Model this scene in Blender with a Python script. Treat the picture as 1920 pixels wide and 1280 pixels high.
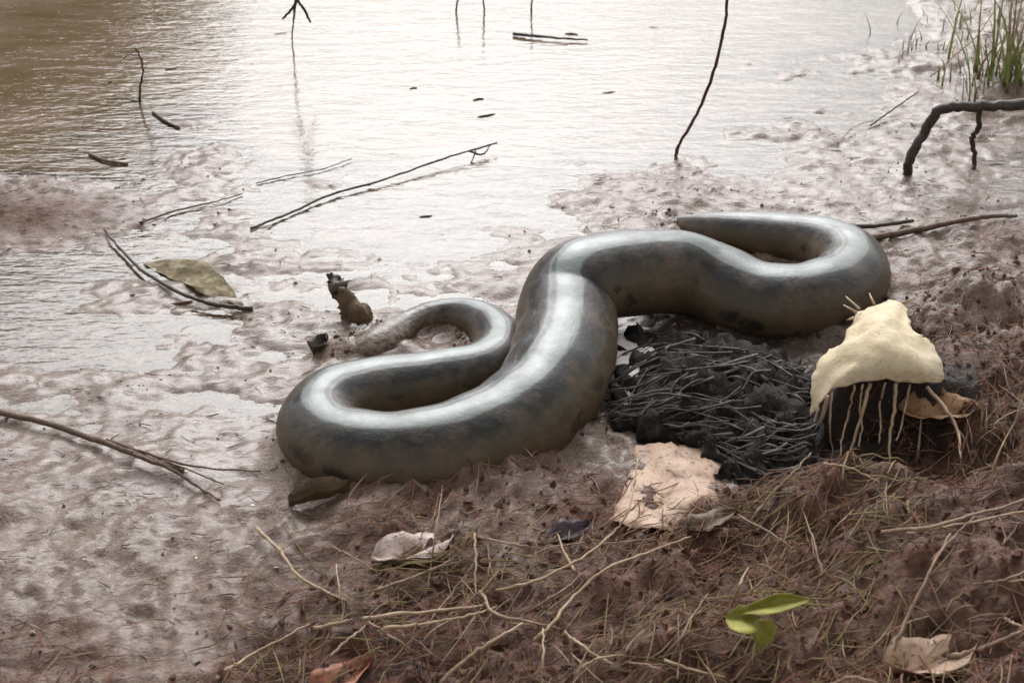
import bpy, math, random
import numpy as np
from mathutils import Vector

random.seed(7)
rng = np.random.default_rng(11)
R = math.radians
scene = bpy.context.scene
for o in list(bpy.data.objects):
    bpy.data.objects.remove(o)
COL = scene.collection

# ------------------------------------------------------------------ camera
PITCH, HFOV, DIST = R(30), R(34), 3.2
CAM = np.array([0.0, -DIST * math.cos(PITCH), DIST * math.sin(PITCH)])
cam_d = bpy.data.cameras.new('camera')
cam_d.sensor_width = 36
cam_d.lens = 18 / math.tan(HFOV / 2)
cam_d.clip_start = 0.05
cam_d.clip_end = 500
cam = bpy.data.objects.new('camera', cam_d)
cam.location = CAM
cam.rotation_euler = (math.pi / 2 - PITCH, 0, 0)
COL.objects.link(cam)
scene.camera = cam
cam_d.dof.use_dof = True
cam_d.dof.focus_distance = 3.05
cam_d.dof.aperture_fstop = 9

# ------------------------------------------------------------------ sky, sun, exposure
SUN_EL, SUN_AZ = R(42), R(-2)          # azimuth clockwise from +Y (straight ahead)
world = bpy.data.worlds.new('World')
scene.world = world
world.use_nodes = True
wn, wl = world.node_tree.nodes, world.node_tree.links
wn.clear()
sky = wn.new('ShaderNodeTexSky')
sky.sky_type = 'NISHITA'
sky.sun_disc = False
sky.sun_elevation = SUN_EL
sky.sun_rotation = SUN_AZ
sky.air_density = 1.0
sky.dust_density = 4.0
sky.ozone_density = 1.0
hs = wn.new('ShaderNodeHueSaturation')
hs.inputs['Saturation'].default_value = 0.0
bg = wn.new('ShaderNodeBackground')
bg.inputs['Strength'].default_value = 0.15
wo = wn.new('ShaderNodeOutputWorld')
wl.new(sky.outputs[0], hs.inputs['Color'])
wl.new(hs.outputs[0], bg.inputs['Color'])
wl.new(bg.outputs[0], wo.inputs['Surface'])

sun_d = bpy.data.lights.new('sun', 'SUN')
sun_d.energy = 0.95
sun_d.angle = R(44)
sun_d.color = (1.0, 0.985, 1.0)
sun = bpy.data.objects.new('sun', sun_d)
sdir = Vector((math.sin(SUN_AZ) * math.cos(SUN_EL), math.cos(SUN_AZ) * math.cos(SUN_EL), math.sin(SUN_EL)))
sun.rotation_euler = sdir.to_track_quat('Z', 'Y').to_euler()
sun.location = sdir * 20
COL.objects.link(sun)

vs = scene.view_settings
vs.view_transform = 'Standard'
vs.look = 'None'
vs.exposure = 0.62
vs.gamma = 1.0
vs.use_curve_mapping = False

# ------------------------------------------------------------------ pixel rays (photo pixels 1920 x 1280)
TH = math.tan(HFOV / 2)
FW = np.array([0, math.cos(PITCH), -math.sin(PITCH)])
UP = np.array([0, math.sin(PITCH), math.cos(PITCH)])
RT = np.array([1.0, 0, 0])

def ray(u, v):
    d = FW + RT * ((u - 960) / 960 * TH) + UP * ((640 - v) / 960 * TH)
    return d / np.linalg.norm(d)

def at_z(u, v, z):
    d = ray(u, v)
    return CAM + d * ((z - CAM[2]) / d[2])

# ------------------------------------------------------------------ value noise
def lattice(seed):
    return np.random.default_rng(seed).random((256, 256))
LAT = [lattice(s) for s in range(8)]

def vnoise(x, y, k=0):
    L = LAT[k % 8]
    xi = np.floor(x).astype(int); yi = np.floor(y).astype(int)
    fx = x - xi; fy = y - yi
    fx = fx * fx * (3 - 2 * fx); fy = fy * fy * (3 - 2 * fy)
    a = L[xi & 255, yi & 255]; b = L[(xi + 1) & 255, yi & 255]
    c = L[xi & 255, (yi + 1) & 255]; d = L[(xi + 1) & 255, (yi + 1) & 255]
    return (a * (1 - fx) + b * fx) * (1 - fy) + (c * (1 - fx) + d * fx) * fy - 0.5

def fbm(x, y, oct=4, k=0):
    s = 0; amp = 1.0
    for i in range(oct):
        s = s + vnoise(x * 2 ** i + 17.3 * i, y * 2 ** i + 5.1 * i, k + i) * amp
        amp *= 0.5
    return s

def sstep(a, b, x):
    t = np.clip((x - a) / (b - a), 0, 1)
    return t * t * (3 - 2 * t)

# ------------------------------------------------------------------ line of the snake's body
SN = [  # photo pixel of the ridge of the back, radius, lift
 (650,650,.010,-.014),(664,642,.022,-.018),(692,628,.034,-.022),(725,609,.034,-.022),(762,588,.026,-.012),(808,568,.028,-.008),(862,561,.034,-.008),(916,577,.042,-.008),
 (940,616,.051,-.008),(910,648,.054,-.008),(842,662,.057,-.010),(762,671,.060,-.010),(682,681,.063,-.012),(622,700,.065,-.012),(590,735,.067,-.012),
 (616,768,.070,-.012),(694,783,.073,-.012),(788,780,.076,-.012),(880,758,.080,-.012),(958,718,.084,-.012),(1018,666,.087,-.010),(1052,610,.089,-.008),(1062,552,.089,-.004),
 (1064,500,.088,.008),(1088,462,.087,.030),(1142,444,.086,.036),(1210,438,.084,.036),(1280,442,.082,.022),(1340,464,.080,.006),
 (1398,490,.079,-.004),(1460,503,.078,-.008),(1526,500,.077,-.010),(1580,483,.074,-.010),(1606,453,.070,-.010),(1582,424,.065,-.010),(1530,409,.058,-.010),
 (1460,403,.052,-.010),(1390,401,.045,-.010),(1325,402,.036,-.012),(1268,407,.022,-.018),(1236,412,.008,-.014)]

def catmull(pts, n):
    pts = np.asarray(pts, float)
    ext = np.vstack([2 * pts[0] - pts[1], pts, 2 * pts[-1] - pts[-2]])
    res = []
    for i in range(1, len(ext) - 2):
        p0, p1, p2, p3 = ext[i - 1:i + 3]
        for t in np.linspace(0, 1, n, endpoint=False):
            res.append(.5 * ((2 * p1) + (p2 - p0) * t + (2 * p0 - 5 * p1 + 4 * p2 - p3) * t * t + (3 * p1 - p0 - 3 * p2 + p3) * t ** 3))
    res.append(ext[-2])
    return np.array(res)

def snake_path():
    pts = []
    for u, v, r, lift in SN:
        p = at_z(u, v, lift + 2 * r * .96 + .004)
        pts.append([p[0], p[1], p[2] - r * .96, r])
    path = catmull(np.array(pts), 8)
    for _ in range(2):                                    # even spacing, then smooth
        seg = np.linalg.norm(np.diff(path[:, :3], axis=0), axis=1)
        s = np.concatenate([[0], np.cumsum(seg)])
        t = np.linspace(0, s[-1], 420)
        path = np.stack([np.interp(t, s, path[:, k]) for k in range(4)], 1)
        for _ in range(6):
            path[1:-1] = .25 * path[:-2] + .5 * path[1:-1] + .25 * path[2:]
    return path
SPATH = snake_path()
SP3 = SPATH[::4]

def pushed_mud(x, y):
    """low rim of mud squeezed up where the body lies"""
    d = np.full(np.shape(x), 9.0)
    near = (np.abs(x) < 1.2) & (np.abs(y) < 1.2)
    if near.any():
        xn, yn = x[near], y[near]
        dn = np.full(xn.shape, 9.0)
        for px, py, pz, r in SP3:
            if pz - r > .02: continue
            dn = np.minimum(dn, np.hypot(xn - px, yn - py) - r * .8)
        d[near] = dn
    return np.exp(-(d / .028) ** 2)

# ------------------------------------------------------------------ terrain heights (water level is z = 0)
CP = [  # photo pixel u, v, ground height
 (0,0,-.10),(300,-60,-.12),(700,0,-.12),(1100,0,-.12),(1400,40,-.04),(1600,0,-.02),(1800,0,.01),(1950,0,.03),
 (0,150,-.10),(200,150,-.08),(500,150,-.08),(800,180,-.09),(1100,180,-.09),(1350,180,-.02),(1550,180,-.003),(1750,150,.006),(1920,170,.03),
 (0,280,-.05),(180,300,-.02),(350,300,.002),(600,260,-.05),(900,280,-.06),(1150,280,-.02),(1350,280,-.006),(1550,290,.002),(1720,290,.008),(1900,300,.004),
 (20,385,.03),(90,400,.02),(200,380,.002),(400,380,.003),(600,380,-.005),(800,380,-.018),(950,400,-.006),(1150,360,.010),(1260,365,.014),(1400,380,.004),(1600,380,.006),(1800,370,.008),(1920,380,-.004),
 (0,480,-.012),(150,500,-.008),(330,500,-.001),(500,500,.002),(650,470,-.003),(800,470,-.006),(950,500,.004),(1200,480,.01),(1450,460,.01),(1700,480,.03),(1850,480,.04),(1920,460,.04),
 (0,620,-.004),(200,620,-.001),(400,640,.003),(520,650,.006),(700,600,.004),(850,600,.004),(1000,600,.008),(1200,600,.01),(1400,580,.012),(1600,580,.02),(1800,600,.08),(1920,600,.09),
 (0,740,.004),(200,740,.000),(400,760,.001),(520,800,.006),(700,740,.010),(900,720,.010),(1100,720,.012),(1250,700,.015),(1450,680,.03),(1850,720,.11),(1950,740,.11),
 (0,860,.014),(200,880,.010),(400,880,.008),(520,900,.008),(640,930,.04),(700,910,.05),(800,920,.06),(900,900,.055),(1050,880,.045),(1250,860,.02),(1420,900,.03),(1600,880,.05),(1750,880,.08),(1900,880,.11),
 (0,1000,.024),(200,1000,.022),(400,1000,.018),(600,1000,.03),(800,1000,.045),(1000,1000,.06),(1200,1000,.045),(1400,1000,.07),(1530,970,.15),(1650,960,.18),(1800,970,.20),(1950,970,.20),
 (0,1130,.03),(200,1130,.03),(400,1130,.03),(600,1120,.05),(800,1120,.07),(1000,1120,.06),(1150,1120,.06),(1350,1120,.09),(1500,1110,.15),(1650,1120,.19),(1900,1120,.21),
 (0,1280,.04),(250,1280,.04),(500,1280,.06),(750,1280,.09),(1000,1280,.10),(1250,1280,.12),(1500,1280,.14),(1900,1280,.16),
]
CPW = np.array([[*at_z(u, v, h)[:2], h] for u, v, h in CP])
MOUND = at_z(1650, 650, .2)

def mound(x, y):
    # undercut clod of earth that the pale leaf lies on: steep towards the viewer
    fy = y - MOUND[1]
    fx = x - MOUND[0]
    front = sstep(-.07, -.03, fy + .02 * vnoise(x * 30, y * 3, 3))
    back = 1 - sstep(.05, .17, fy)
    side = sstep(-.125, -.05, fx + .02 * vnoise(y * 30, x * 3, 2)) * (1 - sstep(.07, .25, fx))
    return front * back * side

def H0(x, y):
    x = np.asarray(x, float); y = np.asarray(y, float)
    num = np.zeros_like(x); den = np.zeros_like(x)
    for cx, cy, h in CPW:
        d2 = (x - cx) ** 2 + ((y - cy) * .75) ** 2
        w = np.exp(-d2 / (2 * .075 ** 2)) + 1e-5 / (d2 + .02) ** 2
        num += w * h; den += w
    return num / den

def bankmask(x, y):
    h = H0(x, y)
    return sstep(.022, .06, h + .02 * fbm(x * 6, y * 6, 3, 2))

def H(x, y):
    x = np.asarray(x, float); y = np.asarray(y, float)
    h = H0(x, y)
    bm = sstep(.02, .07, h)
    near = np.exp(-(np.maximum(np.hypot(x, y) - 3.5, 0) / 2) ** 2)
    # wet flats: thin streaks along the shore; bank: lumps
    flat = .016 * fbm(x * 7, y * 13, 4, 1) + .006 * fbm(x * 38, y * 50, 3, 4)
    lump = .065 * fbm(x * 9, y * 9, 4, 3) + .030 * np.abs(fbm(x * 22, y * 22, 3, 5)) + .022 * fbm(x * 45, y * 45, 2, 6)
    lowleft = sstep(.010, .03, h) * (1 - bm)
    h = h + near * (flat * (1 - bm) + lump * bm + lowleft * (.016 * fbm(x * 22, y * 26, 3, 6) + .009 * fbm(x * 60, y * 70, 2, 2)))
    h = h + pushed_mud(x, y) * (.020 + .034 * fbm(x * 18, y * 18, 3, 7))
    m = mound(x, y)
    h = h * (1 - m) + m * (.165 + .02 * fbm(x * 20, y * 20, 3, 6))
    far = sstep(7.5, 9.0, y + .5 * vnoise(x * .5, y * .5, 4))
    h = h * (1 - far) + far * .5
    return h

def surf(x, y):
    return np.maximum(H(x, y), 0.0)

TS = np.linspace(1.6, 6.5, 1200)
def P(u, v, dz=0.0):
    """point on the ground or water under a photo pixel, dz above it"""
    d = ray(u, v)
    px = CAM[0] + d[0] * TS; py = CAM[1] + d[1] * TS; pz = CAM[2] + d[2] * TS
    s = surf(px, py) + dz
    k = np.argmax(pz < s)
    return np.array([px[k], py[k], s[k]])

# ------------------------------------------------------------------ material helpers
def newmat(name):
    m = bpy.data.materials.new(name); m.use_nodes = True
    nt = m.node_tree
    b = nt.nodes['Principled BSDF']
    return m, nt, b

def nd(nt, typ, **kw):
    n = nt.nodes.new(typ)
    for k, v in kw.items():
        if k in n.inputs: n.inputs[k].default_value = v
        else: setattr(n, k, v)
    return n

def ramp(nt, src, stops):
    r = nt.nodes.new('ShaderNodeValToRGB')
    el = r.color_ramp.elements
    while len(el) < len(stops): el.new(.5)
    for e, (p, c) in zip(el, stops):
        e.position = p
        e.color = (*c, 1) if len(c) == 3 else c
    nt.links.new(src, r.inputs[0])
    return r.outputs[0]

def noise(nt, scale, detail=4, rough=.55, coord=None, dist=0):
    n = nd(nt, 'ShaderNodeTexNoise', Scale=scale, Detail=detail, Roughness=rough, Distortion=dist)
    if coord is not None: nt.links.new(coord, n.inputs['Vector'])
    return n.outputs['Fac']

def objcoord(nt):
    return nt.nodes.new('ShaderNodeTexCoord').outputs['Object']

def geopos(nt):
    return nt.nodes.new('ShaderNodeNewGeometry').outputs['Position']

def mapping(nt, vec, scale=(1, 1, 1), rot=(0, 0, 0)):
    m = nt.nodes.new('ShaderNodeMapping')
    m.inputs['Scale'].default_value = scale
    m.inputs['Rotation'].default_value = rot
    nt.links.new(vec, m.inputs['Vector'])
    return m.outputs[0]

def mix(nt, fac, a, b):
    m = nt.nodes.new('ShaderNodeMix'); m.data_type = 'RGBA'
    for i, s in ((0, fac), (6, a), (7, b)):
        if isinstance(s, (int, float)): m.inputs[i].default_value = s
        elif isinstance(s, tuple): m.inputs[i].default_value = (*s, 1)
        else: nt.links.new(s, m.inputs[i])
    return m.outputs[2]

def math_(nt, op, a, b=0.0, clamp=False):
    m = nt.nodes.new('ShaderNodeMath'); m.operation = op; m.use_clamp = clamp
    for i, s in ((0, a), (1, b)):
        if isinstance(s, (int, float)): m.inputs[i].default_value = s
        else: nt.links.new(s, m.inputs[i])
    return m.outputs[0]

def bump(nt, b, height, strength=.3, dist=.01, prev=None):
    n = nd(nt, 'ShaderNodeBump', Strength=strength, Distance=dist)
    nt.links.new(height, n.inputs['Height'])
    if prev is not None: nt.links.new(prev, n.inputs['Normal'])
    if b is not None: nt.links.new(n.outputs[0], b.inputs['Normal'])
    return n.outputs[0]

def attr(nt, name):
    a = nt.nodes.new('ShaderNodeAttribute'); a.attribute_name = name
    return a

def simple_mat(name, stops, scale=40, rough=.7, bmp=.3, bscale=150, spec=.4, coat=0, speck=0, speck_col=(.03, .018, .010)):
    m, nt, b = newmat(name)
    pos = geopos(nt)
    c = ramp(nt, noise(nt, scale, 5, .6, pos), stops)
    if speck:
        sp = math_(nt, 'MULTIPLY', ramp(nt, noise(nt, 120, 3, .5, pos), [(.60, (0, 0, 0)), (.68, (1, 1, 1))]), speck)
        c = mix(nt, sp, c, speck_col)
        st = math_(nt, 'MULTIPLY', ramp(nt, noise(nt, 30, 5, .7, pos), [(.52, (0, 0, 0)), (.7, (1, 1, 1))]), speck * .8)
        c = mix(nt, st, c, tuple(k * .35 for k in stops[0][1]))
    nt.links.new(c, b.inputs['Base Color'])
    b.inputs['Roughness'].default_value = rough
    b.inputs['Specular IOR Level'].default_value = spec
    b.inputs['Coat Weight'].default_value = coat
    b.inputs['Coat Roughness'].default_value = .15
    bump(nt, b, noise(nt, bscale, 4, .6, pos), bmp, .004)
    return m

# ground ------------------------------------------------------------
def ground_material():
    m, nt, b = newmat('wet_mud')
    pos = geopos(nt)
    bank = attr(nt, 'bank').outputs['Fac']
    wet = attr(nt, 'wet').outputs['Fac']
    red = attr(nt, 'red').outputs['Fac']
    n1 = noise(nt, 9, 6, .6, mapping(nt, pos, (1, 1.8, 1)))
    n2 = noise(nt, 60, 5, .65, pos)
    mud = ramp(nt, n1, [(.25, (.10, .060, .038)), (.45, (.18, .117, .082)), (.6, (.25, .168, .125)), (.78, (.35, .245, .195))])
    mud2 = ramp(nt, n2, [(.3, (.075, .044, .028)), (.5, (.20, .13, .094)), (.7, (.40, .285, .23))])
    mud3 = ramp(nt, noise(nt, 170, 4, .65, mapping(nt, pos, (1, 1.6, 1))), [(.33, (.08, .05, .034)), (.5, (.25, .165, .124)), (.66, (.50, .385, .325))])
    mud = mix(nt, .4, mud, mud2)
    mud = mix(nt, .38, mud, mud3)
    mudred = ramp(nt, n2, [(.3, (.10, .05, .03)), (.5, (.22, .13, .09)), (.7, (.34, .22, .16))])
    mud = mix(nt, red, mud, mudred)
    soil = ramp(nt, n2, [(.28, (.024, .010, .006)), (.45, (.11, .047, .028)), (.6, (.20, .092, .057)), (.78, (.33, .18, .12))])
    soil2 = ramp(nt, n1, [(.3, (.06, .025, .016)), (.55, (.16, .074, .046)), (.75, (.24, .125, .08))])
    soil = mix(nt, .45, soil, soil2)
    c = mix(nt, bank, mud, soil)
    dark = attr(nt, 'soil_shade').outputs['Fac']
    c = mix(nt, dark, c, (.028, .016, .011))  # dark soil plus shade painted into the ground colour
    nt.links.new(c, b.inputs['Base Color'])
    rr = ramp(nt, noise(nt, 25, 4, .6, pos), [(.35, (.38,) * 3), (.65, (.62,) * 3)])
    rgh = mix(nt, bank, rr, (.62, .62, .62))
    nt.links.new(rgh, b.inputs['Roughness'])
    b.inputs['Specular IOR Level'].default_value = .5
    cw = math_(nt, 'MULTIPLY', wet, .5)
    nt.links.new(cw, b.inputs['Coat Weight'])
    b.inputs['Coat Roughness'].default_value = .25
    n3 = noise(nt, 45, 6, .62, mapping(nt, pos, (1, 1.3, 1)))
    n4 = noise(nt, 190, 4, .6, pos)
    p = bump(nt, None, n3, .4, .02)
    p = bump(nt, None, noise(nt, 110, 5, .65, mapping(nt, pos, (1, 1.5, 1))), .9, .014, p)
    bump(nt, b, n4, .5, .006, p)
    return m

def water_material():
    m = bpy.data.materials.new('muddy_water'); m.use_nodes = True
    nt = m.node_tree
    nt.nodes.clear()
    out = nt.nodes.new('ShaderNodeOutputMaterial')
    pos = geopos(nt)
    depth = attr(nt, 'depth').outputs['Fac']
    turb = ramp(nt, noise(nt, 3.5, 4, .55, mapping(nt, pos, (1, 2.2, 1))),
                [(.3, (.105, .075, .036)), (.55, (.145, .100, .066)), (.8, (.20, .145, .11))])
    dif = nd(nt, 'ShaderNodeBsdfDiffuse'); nt.links.new(turb, dif.inputs['Color'])
    tr = nd(nt, 'ShaderNodeBsdfTransparent')
    tr.inputs['Color'].default_value = (.80, .74, .64, 1)
    mixb = nd(nt, 'ShaderNodeMixShader')
    e = math_(nt, 'MULTIPLY', depth, -70.0)
    ex = math_(nt, 'EXPONENT', e)
    fac = math_(nt, 'SUBTRACT', 1.0, ex, True)
    nt.links.new(fac, mixb.inputs[0]); nt.links.new(tr.outputs[0], mixb.inputs[1]); nt.links.new(dif.outputs[0], mixb.inputs[2])
    gl = nd(nt, 'ShaderNodeBsdfGlossy', Roughness=.04)
    gl.inputs['Color'].default_value = (1, 1, 1, 1)
    fr = nd(nt, 'ShaderNodeFresnel', IOR=1.36)
    w1 = noise(nt, 9, 3, .5, mapping(nt, pos, (1, 3.2, 1)), .4)
    w2 = noise(nt, 34, 3, .5, mapping(nt, pos, (1, 2.6, 1)), .6)
    p = bump(nt, None, w1, .075, .03)
    p = bump(nt, None, w2, .085, .012, p)
    nt.links.new(p, gl.inputs['Normal']); nt.links.new(p, fr.inputs['Normal'])
    ms = nd(nt, 'ShaderNodeMixShader')
    nt.links.new(fr.outputs[0], ms.inputs[0]); nt.links.new(mixb.outputs[0], ms.inputs[1]); nt.links.new(gl.outputs[0], ms.inputs[2])
    nt.links.new(ms.outputs[0], out.inputs['Surface'])
    return m

# ------------------------------------------------------------------ object helpers
def link(o, parent=None):
    COL.objects.link(o)
    if parent is not None: o.parent = parent
    return o

def mesh_obj(name, verts, faces, mat, parent=None, smooth=True, base=None):
    """one mesh object; origin moved to base (a point of the thing that touches the ground)"""
    V = np.asarray(verts, float).reshape(-1, 3)
    if parent is not None and base is None:
        base = np.array(parent.location)
    if base is None:
        base = np.array([V[:, 0].mean(), V[:, 1].mean(), V[:, 2].min()])
    me = bpy.data.meshes.new(name)
    me.from_pydata((V - base).tolist(), [], [list(map(int, f)) for f in faces])
    if smooth: me.polygons.foreach_set('use_smooth', [True] * len(me.polygons))
    if mat is not None: me.materials.append(mat)
    me.update()
    o = bpy.data.objects.new(name, me)
    if parent is None: o.location = base
    return link(o, parent)

def tag(o, label, cat, group=None):
    o['label'] = label; o['category'] = cat
    if group: o['group'] = group
    return o

def kind(o, k): o['kind'] = k; return o

def empty(name, loc):
    o = bpy.data.objects.new(name, None)
    o.empty_display_size = .05
    o.location = loc
    return link(o)

def tube_arrays(path, rad, sides=6, cap=True):
    path = np.asarray(path, float); n = len(path)
    rad = np.broadcast_to(rad, (n,)) if np.ndim(rad) < 1 or len(np.atleast_1d(rad)) != n else np.asarray(rad)
    T = np.gradient(path, axis=0); T /= np.linalg.norm(T, axis=1)[:, None] + 1e-12
    ref = np.array([.13, .21, .97])
    A = np.cross(T, ref); A /= np.linalg.norm(A, axis=1)[:, None] + 1e-9
    B = np.cross(T, A)
    V, F = [], []
    for i in range(n):
        for k in range(sides):
            a = 2 * math.pi * k / sides
            V.append(path[i] + (A[i] * math.cos(a) + B[i] * math.sin(a)) * rad[i])
    for i in range(n - 1):
        for k in range(sides):
            k2 = (k + 1) % sides
            F.append((i * sides + k, i * sides + k2, (i + 1) * sides + k2, (i + 1) * sides + k))
    if cap:
        F.append(tuple(range(sides - 1, -1, -1)))
        F.append(tuple((n - 1) * sides + k for k in range(sides)))
    return V, F

def merge(parts):
    V, F = [], []
    for v, f in parts:
        o = len(V); V.extend(v); F.extend([tuple(i + o for i in q) for q in f])
    return V, F

def stick_arrays(px, r0, r1, sides=6, n=7, jit=.0, seed=0):
    """px: list of (u, v, dz) photo pixels with height above ground/water"""
    pts = np.array([P(*p) for p in px])
    path = catmull(pts, n)
    if jit:
        g = np.random.default_rng(seed)
        path[1:-1] += g.normal(0, jit, (len(path) - 2, 3))
    rad = np.linspace(r0, r1, len(path)) * (1 + .22 * vnoise(np.arange(len(path)) * .55 + seed, np.zeros(len(path)), 3))
    return tube_arrays(path, rad, sides)

def stick(name, px, r0, r1, mat, label, cat='twig', group=None, jit=.0006, forks=(), sides=6):
    seed = int(px[0][0] * 7 + px[0][1])
    if forks:
        pts0 = np.array([P(*p) for p in px])
        k = int(np.argmin(pts0[:, 2]))
        e = empty(name, pts0[k])
        v, f = stick_arrays(px, r0, r1, sides, 7, jit, seed)
        mesh_obj('stem', v, f, mat, e)
        for fp, a, b in forks:
            v, f = stick_arrays(fp, a, b, sides, 6, jit, seed + 1)
            mesh_obj('side_shoot', v, f, mat, e)
        return tag(e, label, cat, group)
    v, f = stick_arrays(px, r0, r1, sides, 7, jit, seed)
    return tag(mesh_obj(name, v, f, mat), label, cat, group)

def sheet_arrays(rows, n=6, thick=.002, crinkle=.004, freq=35, seed=0, edge=.0, ribs=0, rib_h=0):
    """rows: grid of world points -> smooth surface with thickness"""
    rows = [catmull(r, n) for r in rows]
    g = np.array(rows)                                   # rows x cols x 3
    cols = [catmull(g[:, j], n) for j in range(g.shape[1])]
    g = np.array(cols).transpose(1, 0, 2)
    nr, nc = g.shape[:2]
    du = np.gradient(g, axis=1); dv = np.gradient(g, axis=0)
    N = np.cross(du, dv); N /= np.linalg.norm(N, axis=2)[..., None] + 1e-12
    if N[..., 2].mean() < 0: N = -N
    w = fbm(g[..., 0] * freq + seed, g[..., 1] * freq + seed * 2.3, 3, seed)
    if ribs:
        rv = np.linspace(0, 1, nr)[:, None] * ribs + 1.6 * vnoise(np.linspace(0, 4, nc)[None] + 0 * np.arange(nr)[:, None], np.linspace(0, 3, nr)[:, None] + 0 * np.arange(nc)[None], 2)
        w = w + np.abs(np.sin(rv * math.pi)) * rib_h / max(crinkle, 1e-6)
    g = g + N * (w * crinkle)[..., None]
    if edge:
        q = np.random.default_rng(seed)
        tt = np.stack([vnoise(g[..., 0] * 45 + seed, g[..., 1] * 45, 5), vnoise(g[..., 0] * 45, g[..., 1] * 45 + 9 + seed, 6), 0 * g[..., 0]], -1)
        g = g + tt * edge * 6
        for sl in ((0, slice(None)), (-1, slice(None)), (slice(None), 0), (slice(None), -1)):
            g[sl] += q.normal(0, edge, g[sl].shape) * np.array([1, 1, .3])
    top = g + N * thick / 2; bot = g - N * thick / 2
    V = np.vstack([top.reshape(-1, 3), bot.reshape(-1, 3)])
    M = nr * nc; F = []
    idx = lambda i, j: i * nc + j
    for i in range(nr - 1):
        for j in range(nc - 1):
            q = (idx(i, j), idx(i, j + 1), idx(i + 1, j + 1), idx(i + 1, j))
            F.append(q); F.append(tuple(k + M for k in reversed(q)))
    ring = [idx(0, j) for j in range(nc)] + [idx(i, nc - 1) for i in range(1, nr)] + \
           [idx(nr - 1, j) for j in range(nc - 2, -1, -1)] + [idx(i, 0) for i in range(nr - 2, 0, -1)]
    for a, b2 in zip(ring, ring[1:] + ring[:1]):
        F.append((b2, a, a + M, b2 + M))
    return V, F

def leaf_arrays(L, W, curl=.2, bend=.08, thick=.0012, seed=0, nl=17, nw=9, wav=.03, tip=1.0):
    """pointed leaf lying along +X from the stalk, origin at the stalk"""
    g = np.random.default_rng(seed)
    ph = g.random(4) * 6
    V = []
    for side in (1, -1):
        for i in range(nl):
            s = i / (nl - 1)
            hw = W / 2 * (math.sin(math.pi * s ** .8) ** .75 + .02)
            hw *= 1 + .12 * math.sin(9 * s + ph[0])
            for j in range(nw):
                t = -1 + 2 * j / (nw - 1)
                z = curl * W * t * t + bend * L * (s - .0) ** 2 - .12 * W * math.exp(-(t / .25) ** 2)
                z += wav * L * math.sin(7 * s + 3 * t + ph[1]) * (.4 + abs(t))
                z += .10 * W * float(vnoise(np.array(s * 6 + seed), np.array(t * 2.2 + seed * .7), 1)) + .05 * W * float(vnoise(np.array(s * 15 + seed), np.array(t * 5.), 2))
                hw2 = hw * (1 + .35 * float(vnoise(np.array(s * 9 + seed), np.array(np.sign(t) * 3.), 3)))
                y = t * hw2 + .05 * L * math.sin(3 * s + ph[2])
                V.append((s * L, y, z + side * thick / 2))
    M = nl * nw; F = []
    for i in range(nl - 1):
        for j in range(nw - 1):
            a = i * nw + j
            q = (a, a + nw, a + nw + 1, a + 1)
            F.append(q); F.append(tuple(k + M for k in reversed(q)))
    ring = [j for j in range(nw)] + [i * nw + nw - 1 for i in range(1, nl)] + [(nl - 1) * nw + j for j in range(nw - 2, -1, -1)] + [i * nw for i in range(nl - 2, 0, -1)]
    for a, b2 in zip(ring, ring[1:] + ring[:1]):
        F.append((a, b2, b2 + M, a + M))
    return np.array(V), F

def rotated(V, rx=0, ry=0, rz=0):
    from mathutils import Euler
    M = np.array(Euler((rx, ry, rz), 'XYZ').to_matrix())
    return np.asarray(V) @ M.T

def leaf(name, u, v, L, W, ang, mat, label, cat='leaf', group=None, dz=.006, tilt=0, roll=0, parent=None, **kw):
    V, F = leaf_arrays(L, W, seed=int(u + v), **kw)
    V = V - np.array([L / 2, 0, 0])
    V = rotated(V, roll, tilt, ang)
    p = P(u, v)
    V = V + p
    z = V[:, 2] - surf(V[:, 0], V[:, 1])
    V[:, 2] += dz - np.percentile(z, 25)
    o = mesh_obj(name, V, F, mat, parent)
    if parent is None: tag(o, label, cat, group)
    return o

# ------------------------------------------------------------------ GROUND and WATER
def axis(lo, hi, step, far_lo, far_hi, grow=1.22):
    a = list(np.arange(lo, hi, step))
    s = step; x = a[-1]
    while x < far_hi: s *= grow; x += s; a.append(x)
    s = step; x = lo; b = []
    while x > far_lo: s *= grow; x -= s; b.append(x)
    return np.array(b[::-1] + a)

XS = axis(-1.5, 1.5, .0065, -120, 120)
YS = axis(-1.35, 2.6, .0078, -120, 120)
GX, GY = np.meshgrid(XS, YS)
GH = H(GX, GY)
G0 = H0(GX, GY)
ny, nx = GX.shape
VV = np.stack([GX, GY, GH], -1).reshape(-1, 3)
ii = (np.arange(ny - 1)[:, None] * nx + np.arange(nx - 1)[None]).ravel()
FF = np.stack([ii, ii + 1, ii + nx + 1, ii + nx], -1)

def big_mesh(name, V, F, mat):
    me = bpy.data.meshes.new(name)
    me.vertices.add(len(V)); me.vertices.foreach_set('co', V.astype(np.float32).ravel())
    k = F.shape[1]
    me.loops.add(F.size); me.loops.foreach_set('vertex_index', F.astype(np.int32).ravel())
    me.polygons.add(len(F))
    me.polygons.foreach_set('loop_start', np.arange(0, F.size, k, dtype=np.int32))
    me.polygons.foreach_set('loop_total', np.full(len(F), k, dtype=np.int32))
    me.polygons.foreach_set('use_smooth', np.ones(len(F), bool))
    me.update(); me.validate()
    me.materials.append(mat)
    return me

def fattr(me, name, vals):
    a = me.attributes.new(name, 'FLOAT', 'POINT')
    a.data.foreach_set('value', np.asarray(vals, np.float32).ravel())

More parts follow.
